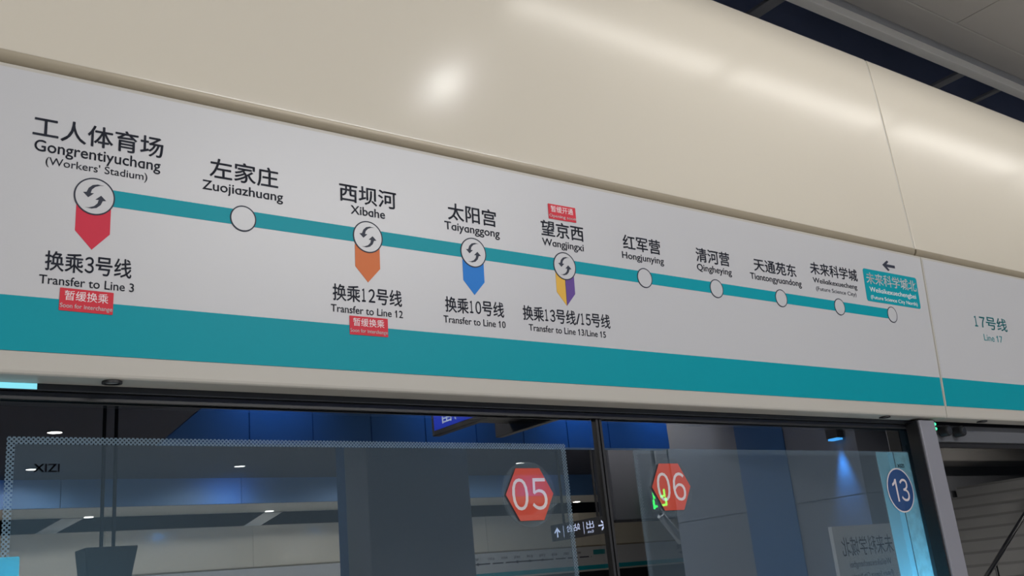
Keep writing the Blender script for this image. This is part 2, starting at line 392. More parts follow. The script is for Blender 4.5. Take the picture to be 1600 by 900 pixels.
NAMES = [
 ('工人体育场', .2520, .4395, .3168, .0345, 'Gongrentiyuchɑng', .2557, .4360, .2957, .0170),
 ('左家庄', .5132, .6298, .2990, .0350, 'Zuojiɑzhuɑng', .5021, .6383, .2782, .0155),
 ('西坝河', .7420, .8550, .2975, .0335, 'Xibɑhe', .7636, .8312, .2770, .0153),
 ('太阳宫', .9648, 1.0754, .2963, .0342, 'Tɑiyɑnggong', .9564, 1.0820, .2767, .0153),
 ('望京西', 1.1851, 1.2960, .2963, .0336, 'Wɑngjingxi', 1.1860, 1.2938, .2764, .0145),
 ('红军营', 1.4050, 1.5158, .2962, .0332, 'Hongjunying', 1.3998, 1.5226, .2760, .0145),
 ('清河营', 1.6272, 1.7385, .2960, .0337, 'Qingheying', 1.6265, 1.7414, .2760, .0150),
 ('天通苑东', 1.8233, 1.9801, .2970, .0325, 'Tiɑntongyuɑndong', 1.8058, 1.9950, .2759, .0150),
 ('未来科学城', 2.0379, 2.2332, .3142, .0330, 'Weilɑikexuecheng', 2.0435, 2.2256, .2932, .0125)]
for zh, a, b, v, h, py, pa, pb, pv, ph in NAMES:
    o = text('station_name', zh, a, b, v, h, M['ink'], latin=False, weight=W, **K)
    q = text('romanization', py, pa, pb, pv, ph, M['ink'], o, Z1, weight=0.010)
    if zh == '工人体育场': text('romanization', "(Workers' Stadium)", .2720, .4167, .2768, .0115, M['ink'], o, Z1, weight=0.002)
    if zh == '未来科学城': text('romanization', '(Future Science City)', 2.0515, 2.2173, .2735, .0098, M['ink'], o, Z1)
# terminal plate with the arrow above it
def rrect(x0, x1, y0, y1, r, n=6):
    P = []
    for cx, cy, a in ((x1 - r, y1 - r, 0), (x0 + r, y1 - r, 90), (x0 + r, y0 + r, 180), (x1 - r, y0 + r, 270)):
        P += [(cx + r * math.cos(R(a + 90 * k / n)), cy + r * math.sin(R(a + 90 * k / n))) for k in range(n + 1)]
    return P
bm = bmnew(); prism_z(bm, rrect(2.2622, 2.5095, 0.2668, 0.3555, 0.007), Z1 - .001, Z1 + .0003)
tp = link('terminal_plate', bm, M['teal'], sign); tp['label'] = 'teal plate with white last station name'
text('station_name', '未来科学城北', 2.2716, 2.5033, .3145, .0325, M['sticker_white'], tp, Z1 + .0004, latin=False, weight=0.008)
text('romanization', 'Weilɑikexuechengbei', 2.2799, 2.4933, .2938, .0130, M['sticker_white'], tp, Z1 + .0004)
text('romanization', '(Future Science City North)', 2.2803, 2.4950, .2743, .0098, M['sticker_white'], tp, Z1 + .0004)
bm = bmnew(); prism_z(bm, [(2.3565, .3762), (2.3800, .3905), (2.3870, .3875), (2.3760, .3798), (2.4143, .3798), (2.4143, .3722), (2.3760, .3722), (2.3870, .3640), (2.3800, .3612)], Z1 - .001, Z1 + .0003)
link('direction_arrow', bm, M['ink'], sign)
TR = [('换乘3号线', .2794, .3987, 'Transfer to Line 3', .2732, .4032), ('换乘12号线', .7271, .8606, 'Transfer to Line 12', .7234, .8617),
      ('换乘10号线', .9506, 1.0818, 'Transfer to Line 10', .9460, 1.0838), ('换乘13号线/15号线', 1.1265, 1.3494, 'Transfer to Line 13/Line 15', 1.1388, 1.3351)]
for zh, a, b, en, ea, eb in TR:
    o = text('transfer_text', zh, a, b, .1180, .0295, M['ink'], latin=False, weight=0.012, **K)
    text('transfer_english', en, ea, eb, .0983, .0126, M['ink'], o, Z1, weight=0.006)

num = sign_root('line_number_panel')
tag(num, 'white header panel reading Line 17 in teal, right of the line map', 'sign')
housing('housing', 2.5545, 5.15, num)
slab('panel_face', 2.5595, 5.145, 0.070, 0.4172, -0.002, 0.0008, M['white'], num)
slab('colour_band', 2.5595, 5.145, 0.0, 0.0775, -0.002, 0.0011, M['teal'], num)
o = text('line_name', '17号线', 2.7809, 2.9640, .2370, .0400, M['tealink'], num, Z1, latin=False, weight=0.011)
text('line_name_english', 'Line 17', 2.8189, 2.9231, .2012, .0195, M['tealink'], o, Z1)

# red stickers on the map panel
def red_sticker(label, x0, x1, y0, y1, zh, en, rot=0.0):
    r = empty('notice_sticker', ((x0 + x1) / 2, 0, 0), (0, 0, 0))
    base = Matrix.Translation((0, 1.45, zc(ZB))) @ Matrix.Rotation(R(90 + TILT), 4, 'X') @ Matrix.Translation(((x0 + x1) / 2, (y0 + y1) / 2, 0.0014)) @ Matrix.Rotation(R(rot), 4, 'Z')
    r.matrix_world = base
    hw, hh = (x1 - x0) / 2, (y1 - y0) / 2
    bm = bmnew(); prism_z(bm, rrect(-hw, hw, -hh, hh, 0.0008, 2), 0.0, 0.0006); link('sheet', bm, M['sticker_red'], r)
    text('chinese_text', zh, -hw * .82, hw * .80, -hh * 0.06, hh * 0.86, M['sticker_white'], r, 0.0007, latin=False)
    text('english_text', en, -hw * .97, hw * .97, -hh * 0.72, hh * 0.37, M['sticker_white'], r, 0.0007, weight=0.012)
    return tag(r, label, 'sticker')
red_sticker('red Soon for interchange sticker below the red arrow at the left of the map', .3012, .3745, .0611, .0943, '暂缓换乘', 'Soon for interchange', -0.6)
red_sticker('red Soon for interchange sticker below the orange arrow', .7574, .8308, .0617, .0941, '暂缓换乘', 'Soon for interchange', 0.2)
red_sticker('red Opening soon sticker above the name Wangjingxi', 1.2068, 1.2785, .3350, .3669, '暂缓开通', 'Opening soon', 0.8)

# small round fittings in the sloped underside of the header
def fitting(x, label):
    r = empty('ceiling_fitting', (x, 1.469, zc(0.3532)), (R(2.7), 0, 0))
    bm = bmnew(); ring_z(bm, 0, 0, 0.0105, 0.0142, -0.0030, 0.0005, 40); link('rim', bm, M['rubber'], r)
    bm = bmnew(); prism_z(bm, circle_pts(0, 0, 0.0106, 32), -0.0012, 0.0004); link('lens', bm, M['bracket'], r)
    return tag(r, label, 'downlight')
fitting(0.3825, 'small round black-rimmed fitting under the header near the picture left')
fitting(2.2888, 'small round fitting under the header beside the grey door post')
fitting(2.7590, 'small round fitting under the header below the Line 17 panel')

# ------------------------------------------------------------------ curved cream fascia above the signs
FP = [(1.4350, .8360), (1.4345, .8400), (1.4348, .8600), (1.4360, .9200), (1.4378, 1.0000), (1.4395, 1.0900), (1.4416, 1.1900), (1.4442, 1.2900), (1.4472, 1.3700), (1.4500, 1.4200), (1.4525, 1.4480), (1.4545, 1.4560)]
def fascia(x0, x1, label, group=None, place=None, fine=True):
    r = empty('fascia_panel', (x0, 1.45, zc(.83)))
    prof = [(y - 1.45, z - .83) for y, z in FP] + [(0.045, .626), (0.045, 0.006)]
    bm = bmnew(); prism_x(bm, prof, 0, x1 - x0); o = link('panel', bm, M['cream'], r, bevel=0.002 if fine else 0)
    for p in o.data.polygons:
        if abs(p.normal.x) < .5: p.use_smooth = True
    me = o.data
    try: me.set_sharp_from_angle(angle=R(25))
    except Exception: pass
    # half-round moulding under the panel
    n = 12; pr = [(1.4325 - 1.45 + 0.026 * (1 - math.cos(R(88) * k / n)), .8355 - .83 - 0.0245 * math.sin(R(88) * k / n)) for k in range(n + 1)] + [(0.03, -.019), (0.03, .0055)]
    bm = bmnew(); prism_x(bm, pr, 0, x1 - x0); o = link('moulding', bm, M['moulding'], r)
    for p in o.data.polygons:
        if abs(p.normal.x) < .5: p.use_smooth = True
    try: o.data.set_sharp_from_angle(angle=R(30))
    except Exception: pass
    return tag(r, label, 'panel', group)
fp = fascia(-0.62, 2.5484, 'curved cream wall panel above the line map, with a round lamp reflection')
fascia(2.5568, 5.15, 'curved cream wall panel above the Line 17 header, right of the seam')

bm = bmnew(); prism_x(bm, [(y - 1.45 + .0025, z - .83) for y, z in FP] + [(.02, .62), (.02, .006)], 3.1680, 3.1770); o = link('joint_strip', bm, M['cream_matt'], fp)
# brackets in the dark slot above the fascia
for x0, x1, lab in ((2.345, 2.395, 'grey hanger bracket in the dark slot above the long cream panel'), (3.385, 3.430, 'grey hanger bracket in the dark slot above the right cream panel'), (3.665, 3.690, 'thin grey hanger bracket at the picture right edge in the dark slot')):
    r = empty('hanger_bracket', (x0, 1.556, SZ + .03))
    bm = bmnew(); box(bm, 0, x1 - x0, 0, .39, 0, .012); link('bar', bm, M['bracket'], r, bevel=.002)
    tag(r, lab, 'bracket')

# ------------------------------------------------------------------ glass screen doors
GY = 1.52; GT = zc(.345)
r = empty('door_header_rail', (-.62, 1.50, GT - .012))
bm = bmnew(); box(bm, 0, 3.09, -.002, .06, .010, .022); box(bm, 0, 3.09, .004, .06, 0, .010); link('rail_body', bm, M['dark_metal'], r, bevel=.0015)
bm = bmnew(); box(bm, 0, 3.09, .002, .008, -.002, .002); link('rubber_lip', bm, M['rubber'], r)
bm = bmnew(); box(bm, .62, .908, -.0035, 0, .0115, .0195); o = link('reflection_strip', bm, M['cyanglint'], r); o['label'] = 'pale cyan painted reflection'  # glowing strip stands in for a cyan reflection on the rail
tag(r, 'dark metal rail along the top of the glass doors with a painted cyan reflection', 'rail')

def door(x0, x1, label, fx0, fx1, ftop, mark, seal_left, seal_right):
    r = empty('sliding_door', (x0, GY, 0))
    wd = x1 - x0
    bm = bmnew(); box(bm, 0.004, wd - .004, -.005, .005, .03, GT - .012)
    for fc in bm.faces: fc.material_index = 0 if fc.normal.y < -.5 or fc.calc_center_median().y < -.004 else 1
    o = link('glass_pane', bm, [M['glass'], M['glassback']], r)
    for p in o.data.polygons: p.material_index = 0 if p.normal.y < -.5 else 1
    bm = bmnew(); box(bm, 0, .006, -.012, .012, .0, GT - .012)
    if seal_left: link('edge_seal', bm, M['rubber'], r)
    bm = bmnew(); box(bm, wd - .006, wd, -.012, .012, .0, GT - .012)
    if seal_right: link('edge_seal', bm, M['rubber'], r)
    bm = bmnew(); box(bm, 0.0, wd, -.008, .008, .0, .06); link('bottom_rail', bm, M['steel'], r, bevel=.002)
    fw_, fh = fx1 - fx0, ftop - 0.25
    bm = bmnew(); v = [bm.verts.new(p) for p in ((0, 0, 0), (fw_, 0, 0), (fw_, 0, fh), (0, 0, fh))]; bm.faces.new(v)
    fo = link('window_film', bm, film_mat('film_' + mark[0], fw_, fh, 0.0108, 0.30 if mark[0] == 'left' else 0.2), r, (fx0 - x0, -.0062, 0.25)); fo['label'] = 'grey film with dotted border'
    b = text('brand_mark', 'XIZI', 0, mark[3] - mark[2], 0, mark[4], M['ink'], r, 0, weight=.02)
    b.location = (mark[2] - x0, -.0068, mark[1]); b.rotation_euler = (R(90), 0, 0)
    return tag(r, label, 'door'), r
_, dl = door(0.215, 1.3440, 'left glass sliding door carrying the 05 hexagon sticker', 0.2560, 1.2555, 2.0300, ('left', 1.9805, .2918, .3260, .0110), True, True)
_, dr = door(1.3475, 2.4700, 'glass sliding door between the black seam and the grey post, carrying the 06 sticker', 1.4360, 2.4280, 2.0225, ('right', 1.9800, 2.3690, 2.3985, .0085), True, True)
dr.rotation_euler = (0, 0, 0)
# pale blue frosted strips on the right door film
for a, b, m, lab in ((2.2870, 2.3365, 'frost_a', 'pale blue frosted strip'), (2.3365, 2.3600, 'frost_b', 'bright blue frosted strip'), (2.3622, 2.4300, 'frost_c', 'worn blue frosted strip')):
    bm = bmnew(); box(bm, a - 1.3475, b - 1.3475, -.0064, -.0060, .25, 2.0200); o = link('frosted_strip', bm, M[m], dr); o['label'] = lab
bm = bmnew(); box(bm, 2.3600 - 1.3475, 2.3622 - 1.3475, -.0068, -.0060, .25, 2.0200); link('film_joint', bm, M['rubber'], dr)

# number stickers on the glass
def glass_sticker(name, loc, label, round_):
    r = empty(name, loc, (R(90), 0, 0)); return tag(r, label, 'sticker')
def hex_sticker(cx, cz, hw, hh, rx, digits, label):
    r = glass_sticker('number_sticker', (cx, GY - .0075, cz), label, False)
    bm = bmnew(); prism_z(bm, circle_pts(0, 0, rx, 64), 0, .0004); link('clear_backing', bm, M['clearfilm'], r)
    bm = bmnew(); ring_z(bm, 0, 0, rx - .0009, rx, .0004, .0008, 72); link('backing_rim', bm, M['rimfilm'], r)
    bm = bmnew(); prism_z(bm, [(-hw, 0), (-hw * .5, -hh), (hw * .5, -hh), (hw, 0), (hw * .5, hh), (-hw * .5, hh)], .0006, .0012); link('hexagon', bm, M['hex'], r)
    for d, a, b in ((digits[0], -hw * .74, -hw * .08), (digits[1], hw * .07, hw * .72)):
        text('digit', d, a, b, -hh * .61, hh * 1.22, M['digit'], r, .0013, latin=False, weight=0)
    return r
hex_sticker(1.1550, 1.9335, .0562, .0487, .0605, '０５', 'orange hexagon sticker numbered 05 on the left glass door')
hex_sticker(1.5310, 1.9420, .0565, .0487, .0610, '０６', 'orange hexagon sticker numbered 06 on the glass door right of the seam')
r = glass_sticker('number_sticker', (2.3590, GY - .0075, 1.9215), 'round dark blue sticker numbered 13 beside the grey post', True)
bm = bmnew(); prism_z(bm, circle_pts(0, 0, .0570, 64), 0, .0006); link('rim', bm, M['digit'], r)
bm = bmnew(); prism_z(bm, circle_pts(0, 0, .0535, 64), .0006, .0010); link('disc', bm, M['navy'], r)
bm = bmnew(); prism_z(bm, [(-.0135, -.029), (-.0135, .029), (-.0190, .029), (-.0245, .0215), (-.0330, .0165), (-.0330, .0105), (-.0260, .0135), (-.0200, .0180), (-.0200, -.029)], .0011, .0014); link('digit', bm, M['digit'], r)
text('digit', '３', -.0010, .0350, -.0290, .058, M['digit'], r, .0011, latin=False)
bm = bmnew(); prism_z(bm, rrect(-.032, .032, -.09, .09, .002, 2), 0, .0005)
r = link('paper_notice', bm, M['cyanpaper'], None, (.2480, GY - .0072, 1.7765), (R(90), 0, 0)); tag(r, 'bright cyan sheet stuck on the glass at the lower left edge', 'sticker')

for lx, ly, lz, hw in ((2.38, 1.765, 1.46, .26), (.25, 1.825, 1.54, .14), (1.35, 1.825, 1.34, .16)):  # cases and stands made up for the added cyan lamps
    r = empty('added_backlight_case', (lx, ly, -1.2)); bm = bmnew(); box(bm, -hw, hw, -.005, .05, lz + 1.2 - .11, lz + 1.2 + .07); link('lamp_case', bm, M['dark_metal'], r, bevel=.004)
    bm = bmnew(); cyl(bm, (0, .02, 0), (0, .02, lz + 1.1), .02, 12); link('stand', bm, M['pole'], r)
    tag(r, 'added cyan lamp on a stand, backlighting the film behind the glass', 'lamp', 'added lamps behind the glass')
# grey post between the sliding doors and the side screen
r = empty('door_post', (2.4620, 1.462, 0))
bm = bmnew(); box(bm, -.030, .041, 0, .040, 0, zc(.3475)); link('post_body', bm, M['steel'], r, bevel=.003)
bm = bmnew(); box(bm, -.0345, -.030, .006, .040, 0, zc(.3460)); link('black_gasket', bm, M['rubber'], r)
tag(r, 'grey metal post between the glass doors and the right side screen', 'post')
r = empty('status_light', (2.5060, 1.470, zc(.332)))
bm = bmnew(); box(bm, 0, .014, 0, .02, -.022, .018); link('lamp_box', bm, M['black'], r, bevel=.002)
for k in (0, 1):
    bm = bmnew(); lathe_z(bm, [(.0042, 0), (.0038, .003), (.002, .0045)], 16); link('green_lamp', bm, M['led'], r, (.007, 0, .007 - k * .0125), (R(90), 0, 0))
tag(r, 'small two-lamp green status light beside the top of the grey post', 'light')
# side screen right of the post
r = empty('side_screen', (2.515, 1.53, 0))
bm = bmnew(); box(bm, 0, 2.6, -.02, .05, zc(.300), zc(.3465)); link('top_rail', bm, M['rail_grey'], r, bevel=.002)
bm = bmnew(); box(bm, 0, 2.6, -.01, .04, zc(.286), zc(.300)); link('black_gap', bm, M['rubber'], r)
bm = bmnew(); box(bm, 0, 2.6, -.004, .004, .05, zc(.286)); o = link('glass_pane', bm, [M['glassside'], M['glassback']], r)
for p in o.data.polygons: p.material_index = 0 if p.normal.y < -.5 else 1
bm = bmnew(); box(bm, 0, 2.6, -.02, .04, 0, .05); link('bottom_rail', bm, M['steel'], r, bevel=.002)
tag(r, 'dark glass side screen right of the grey post reflecting stairs', 'screen')
for x, lab in ((2.600, 'round black sensor under the header, the one nearer the grey post'), (2.672, 'round black sensor under the header, the one farther from the grey post')):
    r = empty('door_sensor', (x, 1.506, zc(.3265)), (R(90), 0, 0))
    bm = bmnew(); lathe_z(bm, [(.0150, 0), (.0150, .022), (.0135, .026)], 32); link('barrel', bm, M['black'], r, smooth=False)
    bm = bmnew(); lathe_z(bm, [(.0100, .0258), (.0085, .0285)], 24); link('lens', bm, M['dark_metal'], r)
    tag(r, lab, 'sensor')

# ------------------------------------------------------------------ the platform behind the camera (seen in the glass)
# opposite screen-door wall
def turned(o, x):  # turn a header object to face the other way on the far side
    o.rotation_euler.z += math.pi
FY = -10.66        # far-side coordinate: y -> FY - y
far = empty('opposite_line_map', (0, FY - 1.45, zc(ZB)), (R(90 + TILT), 0, R(180)))
tag(far, 'white line map header with teal band on the opposite platform side', 'sign')
for nm, a, b, c0, c1, mm in (('housing', -20, 6, -.033, .398, 'cream_matt'), ('top_lip', -20, 6, .398, .424, 'cream_matt'), ('map_face', -20, 6, .0775, .4195, 'white'), ('colour_band', -20, 6, 0, .0775, 'teal')):
    slab(nm, a, b, c0, c1, -.06 if nm == 'housing' else -.012 if nm == 'top_lip' else -.002, 0 if nm in ('housing', 'top_lip') else .001, M[mm], far)
slab('route_line', -12.9, -10.2, .228, .250, 0, .0013, M['ink'], far)
fx = [-10.25 - i * .29 for i in range(10)]
for i, u in enumerate(fx):
    bm = bmnew(); prism_z(bm, circle_pts(u, .239, .026, 20), 0, .002); link('station_marker', bm, M['ink' if i in (0, 3, 4, 5) else 'white'], far)
for i, (zh, *_r) in enumerate(NAMES): text('station_name', zh, fx[i] - .07, fx[i] + .07, .30, .045, M['ink'], far, .0015, latin=False, weight=.01)
slab('terminal_plate', -13.25, -12.95, .27, .36, 0, .002, M['tealink'], far)
text('station_name', '未来科学城北', -15.9, -15.2, .26, .10, M['ink'], far, .0015, latin=False)
text('romanization', 'Weilaikexuechengbei', -15.85, -15.25, .18, .045, M['ink'], far, .0015)
r0 = None
G2 = 'cream panels on the opposite platform side'
for i in range(9):
    x = -1.0 + i * 2.2 + .5
    if r0 is None:
        r0 = fascia(0, 2.195, 'curved cream wall panel high on the opposite platform side', G2, fine=False); r = r0
    else:
        r = r0.copy(); COL.objects.link(r)
        for ch in r0.children: q = ch.copy(); COL.objects.link(q); q.parent = r
    r.location = (x + 2.195, FY - 1.45, zc(.83)); r.rotation_euler = (0, 0, math.pi)
bm = bmnew()
for i in range(18): box(bm, -9 + i * 1.8, -9 + i * 1.8 + 1.77, FY - 1.56, FY - 1.54, 0, zc(.35))
struct(link('window_1', bm, M['black']))
bm = bmnew(); box(bm, -9, 24, FY - 3.3, FY - 3.2, -.1, 5); struct(link('wall_front', bm, M['tunnel']))
# cover plates between the slot openings, slanted
for x in (2.95, 5.95, 11.6, 14.6):
    bm = bmnew(); pts = [(x, 1.44), (x + .27, 1.44), (x + .68, 1.658), (x + .38, 1.658)]
    va = [bm.verts.new((px_, -12.185, zc(pz_))) for px_, pz_ in pts]; vb = [bm.verts.new((px_, -12.215, zc(pz_))) for px_, pz_ in pts]
    bm.faces.new(va); bm.faces.new(vb[::-1])
    for i in range(4): bm.faces.new((va[i], vb[i], vb[(i + 1) % 4], va[(i + 1) % 4]))
    tag(link('slot_cover', bm, M['lip']), 'slanted pale cover plate across the dark slot of the opposite side', 'panel', 'slot covers')

# columns
r = empty('hall_column', (3.92, -4.82, 0))
bm = bmnew(); box(bm, 0, 1.0, .16, .56, 0, CZ - .003); link('shaft', bm, M['column'], r, bevel=.01)
bm = bmnew(); box(bm, .004, .996, 0, .16, 0, CZ - .003); link('blue_strip', bm, M['bluedark'], r)
tag(r, 'slim grey column with a blue back strip in the middle of the platform', 'column')
r = empty('hall_pillar', (7.0, -3.86, 0))
bm = bmnew(); box(bm, 0, 1.0, 0, 2.1, 0, zc(.525)); box(bm, 0, 1.0, 0, 2.1, zc(.533), CZ - .003); box(bm, .01, .99, .01, 2.09, zc(.52), zc(.54)); link('cladding', bm, M['column'], r)
bm = bmnew(); box(bm, -.012, 0, .87, 1.40, 0, CZ - .003); link('blue_panel', bm, M['bluedark'], r)
tag(r, 'broad grey clad pillar with a dark blue stripe and a blue lamp', 'column')
r = empty('wall_lamp', (6.965, -1.92, zc(1.02)))
bm = bmnew(); box(bm, -.06, .03, -.05, .06, -.03, .08); link('lamp_body', bm, M['black'], r, bevel=.006)
for dz0, dz1 in ((-.045, -.03), (.08, .16)):
    bm = bmnew(); box(bm, -.05, .02, -.04, .05, dz0, dz1); link('lamp_glass', bm, M['bluelamp'], r)
tag(r, 'black up and down wall lamp glowing blue on the broad pillar', 'lamp')
spot('wall_lamp_light', (6.962, -1.92, zc(.970)), (6.985, -1.92, 1.5), 200, (0.06, .36, 1.0), 46, 1.0)
# bulkhead
bm = bmnew(); box(bm, 8.15, 9.15, -6.3, -6.0, zc(.76), CZ - .003); tag(link('hanging_bulkhead', bm, M['tunnel'], bevel=.01), 'dark bulkhead hanging from the ceiling behind the broad pillar', 'bulkhead')
# blue baffle with slanted end, hanging from the centre ceiling
bm = bmnew(); a = [(2.00, zc(1.17)), (6.62, zc(1.17)), (6.62, CZ), (2.95, CZ)]
va = [bm.verts.new((x, -3.46, z)) for x, z in a]; vb = [bm.verts.new((x, -3.56, z)) for x, z in a]
bm.faces.new(va); bm.faces.new(vb[::-1])
for i in range(4): bm.faces.new((va[i], vb[i], vb[(i + 1) % 4], va[(i + 1) % 4]))
r = link('ceiling_baffle', bm, M['bluepanel']); 
bm = bmnew()
for k in range(8): box(bm, 2.6 + k * .47, 2.606 + k * .47, -3.461, -3.455, zc(1.17), zc(1.62))
link('panel_joints', bm, M['bluedark'], r)
tag(r, 'blue lit panel baffle with a slanted end hanging under the dark ceiling', 'baffle')
for x, p in ((2.75, 15), (4.2, 13), (5.5, 20), (6.5, 20)): spot('baffle_light', (x, -3.05, zc(1.75)), (x, -3.46, zc(1.40)), p, (.08, .38, 1.0), 120, 1.0)
for x, p in ((1.9, 16), (5.2, 22), (8.0, 8), (10.6, 16)): spot('fascia_light', (x, -10.3, zc(1.65)), (x, -10.76, zc(1.8)), p * .7, (.08, .40, 1.0), 130, 1.0)
# luminaire housings: invented ones for the added fill rows, then the slim lamps
for (ry, rx, rl, rp, rt_), lab in zip(FILL_ROWS, ('added tilted fill luminaire before the blue baffle, right piece of two', 'added tilted fill luminaire before the blue baffle, left piece of two', 'added long fill luminaire along the middle of the platform')):
    r = empty('added_fill_luminaire', (rx, ry, CZ - .034)); bm = bmnew()
    if rt_: prism_x(bm, [(-.06, .03), (.16, .03), (.215, -.005), (.207, -.017), (.0, -.165), (-.02, -.160)], -rl / 2 - .02, rl / 2 + .02)
    else: box(bm, -rl / 2 - .02, rl / 2 + .02, -.15, .15, -.035, .03)
    link('housing', bm, M['ceil'], r, bevel=.005)
    tag(r, lab, 'lamp')
for k, (lx, ll) in enumerate(COVES):
    r = empty('slim_luminaire', (lx, 1.02, SZ)); bm = bmnew(); box(bm, -ll / 2, ll / 2, -.04, .04, -.022, .006); link('housing', bm, M['lip'], r, bevel=.003)
    tag(r, 'slim linear lamp of the row on the side ceiling before the cream panels', 'lamp', 'slim lamps on the side ceiling')
# downlights
def downlight(x, y, z, rad, label, m='lamp', group=None):
    r = empty('downlight', (x, y, z))
    bm = bmnew(); ring_z(bm, 0, 0, rad, rad * 1.15, -.010, 0, 40); link('trim_ring', bm, M['ceil_dark'], r)
    bm = bmnew(); prism_z(bm, circle_pts(0, 0, rad * 1.01, 32), -.008, -.004); link('lens', bm, M[m], r)
    return tag(r, label, 'downlight', group)
GD = 'round downlights in the dark centre ceiling'
for x, y in ((2.21, -7.505), (2.47, -9.87), (4.95, -9.67), (9.38, -9.42), (7.3, -9.6), (-0.5, -9.9)):  # last two added out of sight to brighten the opposite wall
    spot('downlight_light', (x, y, CZ - .03), (x, y - 1.2, 0), 130, (1.0, .97, .92), 150, .6, .07)
    downlight(x, y, CZ, .07, 'round downlight in the dark ceiling over the far half of the platform', group=GD)
downlight(1.64, 0.515, SZ + .006, .021, 'small bright spotlight in the side ceiling above the camera', 'spotlens')
for x, y in ((3.66, -12.06), (6.33, -12.0), (12.6, -12.0)):
    bm = bmnew(); box(bm, x - .055, x + .055, y - .04, y + .04, SZ - .012, SZ - .001); tag(link('slot_lamp', bm, M['lamp']), 'small flat lamp at the edge of the far side ceiling', 'lamp', 'flat lamps of the far side ceiling')

# hanging displays and signs
r = empty('information_display', (3.13, -0.76, zc(.955)))
bm = bmnew(); box(bm, 0, .05, -1.2, 0, 0, .62); link('housing', bm, M['black'], r, bevel=.004)
bm = bmnew(); box(bm, .46, .51, -1.2, 0, 0, .62); link('housing', bm, M['black'], r, bevel=.004)
bm = bmnew(); box(bm, .05, .46, -1.05, -.1, .06, .55); link('centre_box', bm, M['black'], r)
bm = bmnew(); box(bm, -.002, 0, -1.17, -.03, .03, .59); s = link('screen', bm, M['screen'], r)
o = text('screen_text', '乘车次限车,备', .15, 1.10, .05, .11, M['screentext'], s, 0, latin=False)
o.matrix_local = Matrix(((0, 0, -1, -.0025), (-1, 0, 0, 0), (0, 1, 0, 0), (0, 0, 0, 1)))
for y in (-.9, -.3):
    bm = bmnew(); cyl(bm, (.255, y, .55), (.255, y, CZ - zc(.955) - .003), .02, 14); link('hanger_pole', bm, M['black'], r)
tag(r, 'double sided black passenger display with blue screen hanging over the platform', 'display')
r = empty('hanging_monitor', (2.35, -5.96, zc(.26)))
bm = bmnew(); va = [bm.verts.new(p) for p in ((-.15, 0, 0), (.15, 0, 0), (.215, .10, .47), (-.215, .10, .47), (-.15, -.25, 0), (.15, -.25, 0), (.215, -.25, .47), (-.215, -.25, .47))]
for fidx in ((0, 1, 2, 3), (4, 7, 6, 5), (0, 4, 5, 1), (3, 2, 6, 7), (0, 3, 7, 4), (1, 5, 6, 2)): bm.faces.new([va[i] for i in fidx])
link('case', bm, M['black'], r, bevel=.008)
for x in (-.05, .05): 
    bm = bmnew(); cyl(bm, (x, -.05, .46), (x, -.05, CZ - zc(.26) - .003), .016, 14); link('hanger_pole', bm, M['pole'], r)
tag(r, 'black tapered monitor hanging on two poles', 'display')
# direction sign, faces -x
r = empty('direction_sign', (8.0, -6.0, zc(.63)))
bm = bmnew(); box(bm, 0, .08, -1.08, 0, 0, .20); link('case', bm, M['black'], r, bevel=.004)
def on_face(o, parent):   # local x -> -y, y -> z on the face turned to -x
    o.parent = parent; o.matrix_local = Matrix(((0, 0, -1, -.002), (-1, 0, 0, 0), (0, 1, 0, 0), (0, 0, 0, 1)))
for nm, pts in (('arrow', [(.16, .095), (.08, .155), (.075, .135), (.115, .103), (.02, .103), (.02, .087), (.115, .087), (.075, .055), (.08, .035)]),
                ('arrow', [(.95, .16), (.89, .10), (.905, .09), (.94, .12), (.94, .04), (.96, .04), (.96, .12), (.995, .09), (1.01, .10)])):
    if pts[0][0] < .5: pts = [(.18 - x, y) for x, y in pts]
    bm = bmnew(); prism_z(bm, pts, 0, .001); on_face(link(nm, bm, M['lit']), r)
for a, b in ((.43, .436), (.82, .826)):
    bm = bmnew(); box(bm, a, b, .03, .17, 0, .001); on_face(link('divider', bm, M['lit']), r)
on_face(text('pictogram', '出', .24, .38, .08, .09, M['lit'], None, 0, latin=False), r)
on_face(text('english_text', 'Exit', .26, .37, .03, .03, M['lit'], None, 0), r)
on_face(text('pictogram', '站台', .50, .76, .08, .09, M['lit'], None, 0, latin=False), r)
for y in (-.85, -.2):
    bm = bmnew(); cyl(bm, (.04, y, .2), (.04, y, CZ - zc(.63) - .003), .016, 12); link('hanger_pole', bm, M['pole'], r)
tag(r, 'black direction sign with lit arrows hanging from two poles', 'sign')
# exit sign
r = empty('exit_sign', (8.72, -5.65, zc(.93)))
bm = bmnew(); box(bm, 0, .07, -.32, 0, -.10, .22); link('case', bm, M['black'], r, bevel=.004)
on_face(text('exit_text', '出', .04, .28, -.06, .24, M['green'], None, 0, latin=False, weight=.02), r)
bm = bmnew(); cyl(bm, (.035, -.16, .22), (.035, -.16, CZ - zc(.93) - .003), .014, 10); link('hanger_pole', bm, M['black'], r)
tag(r, 'small black exit sign with a green lit character', 'sign')
r = empty('security_camera', (8.3, -5.40, zc(.75)))
bm = bmnew(); cyl(bm, (0, 0, 1.245), (0, 0, 0), .02, 12); link('drop_pole', bm, M['pole'], r)
bm = bmnew(); cyl(bm, (0, 0, 0), (.28, 0, -.30), .045, 16, .055); link('body', bm, M['rail_grey'], r)
tag(r, 'grey security camera on a drop pole tilted down', 'camera')
r = empty('downlight', (1.6, -4.6, CZ)); bm = bmnew(); ring_z(bm, 0, 0, .07, .08, -.010, 0, 32); link('trim_ring', bm, M['ceil_dark'], r); bm = bmnew(); prism_z(bm, circle_pts(0, 0, .071, 24), -.008, -.004); link('lens', bm, M['lamp'], r)
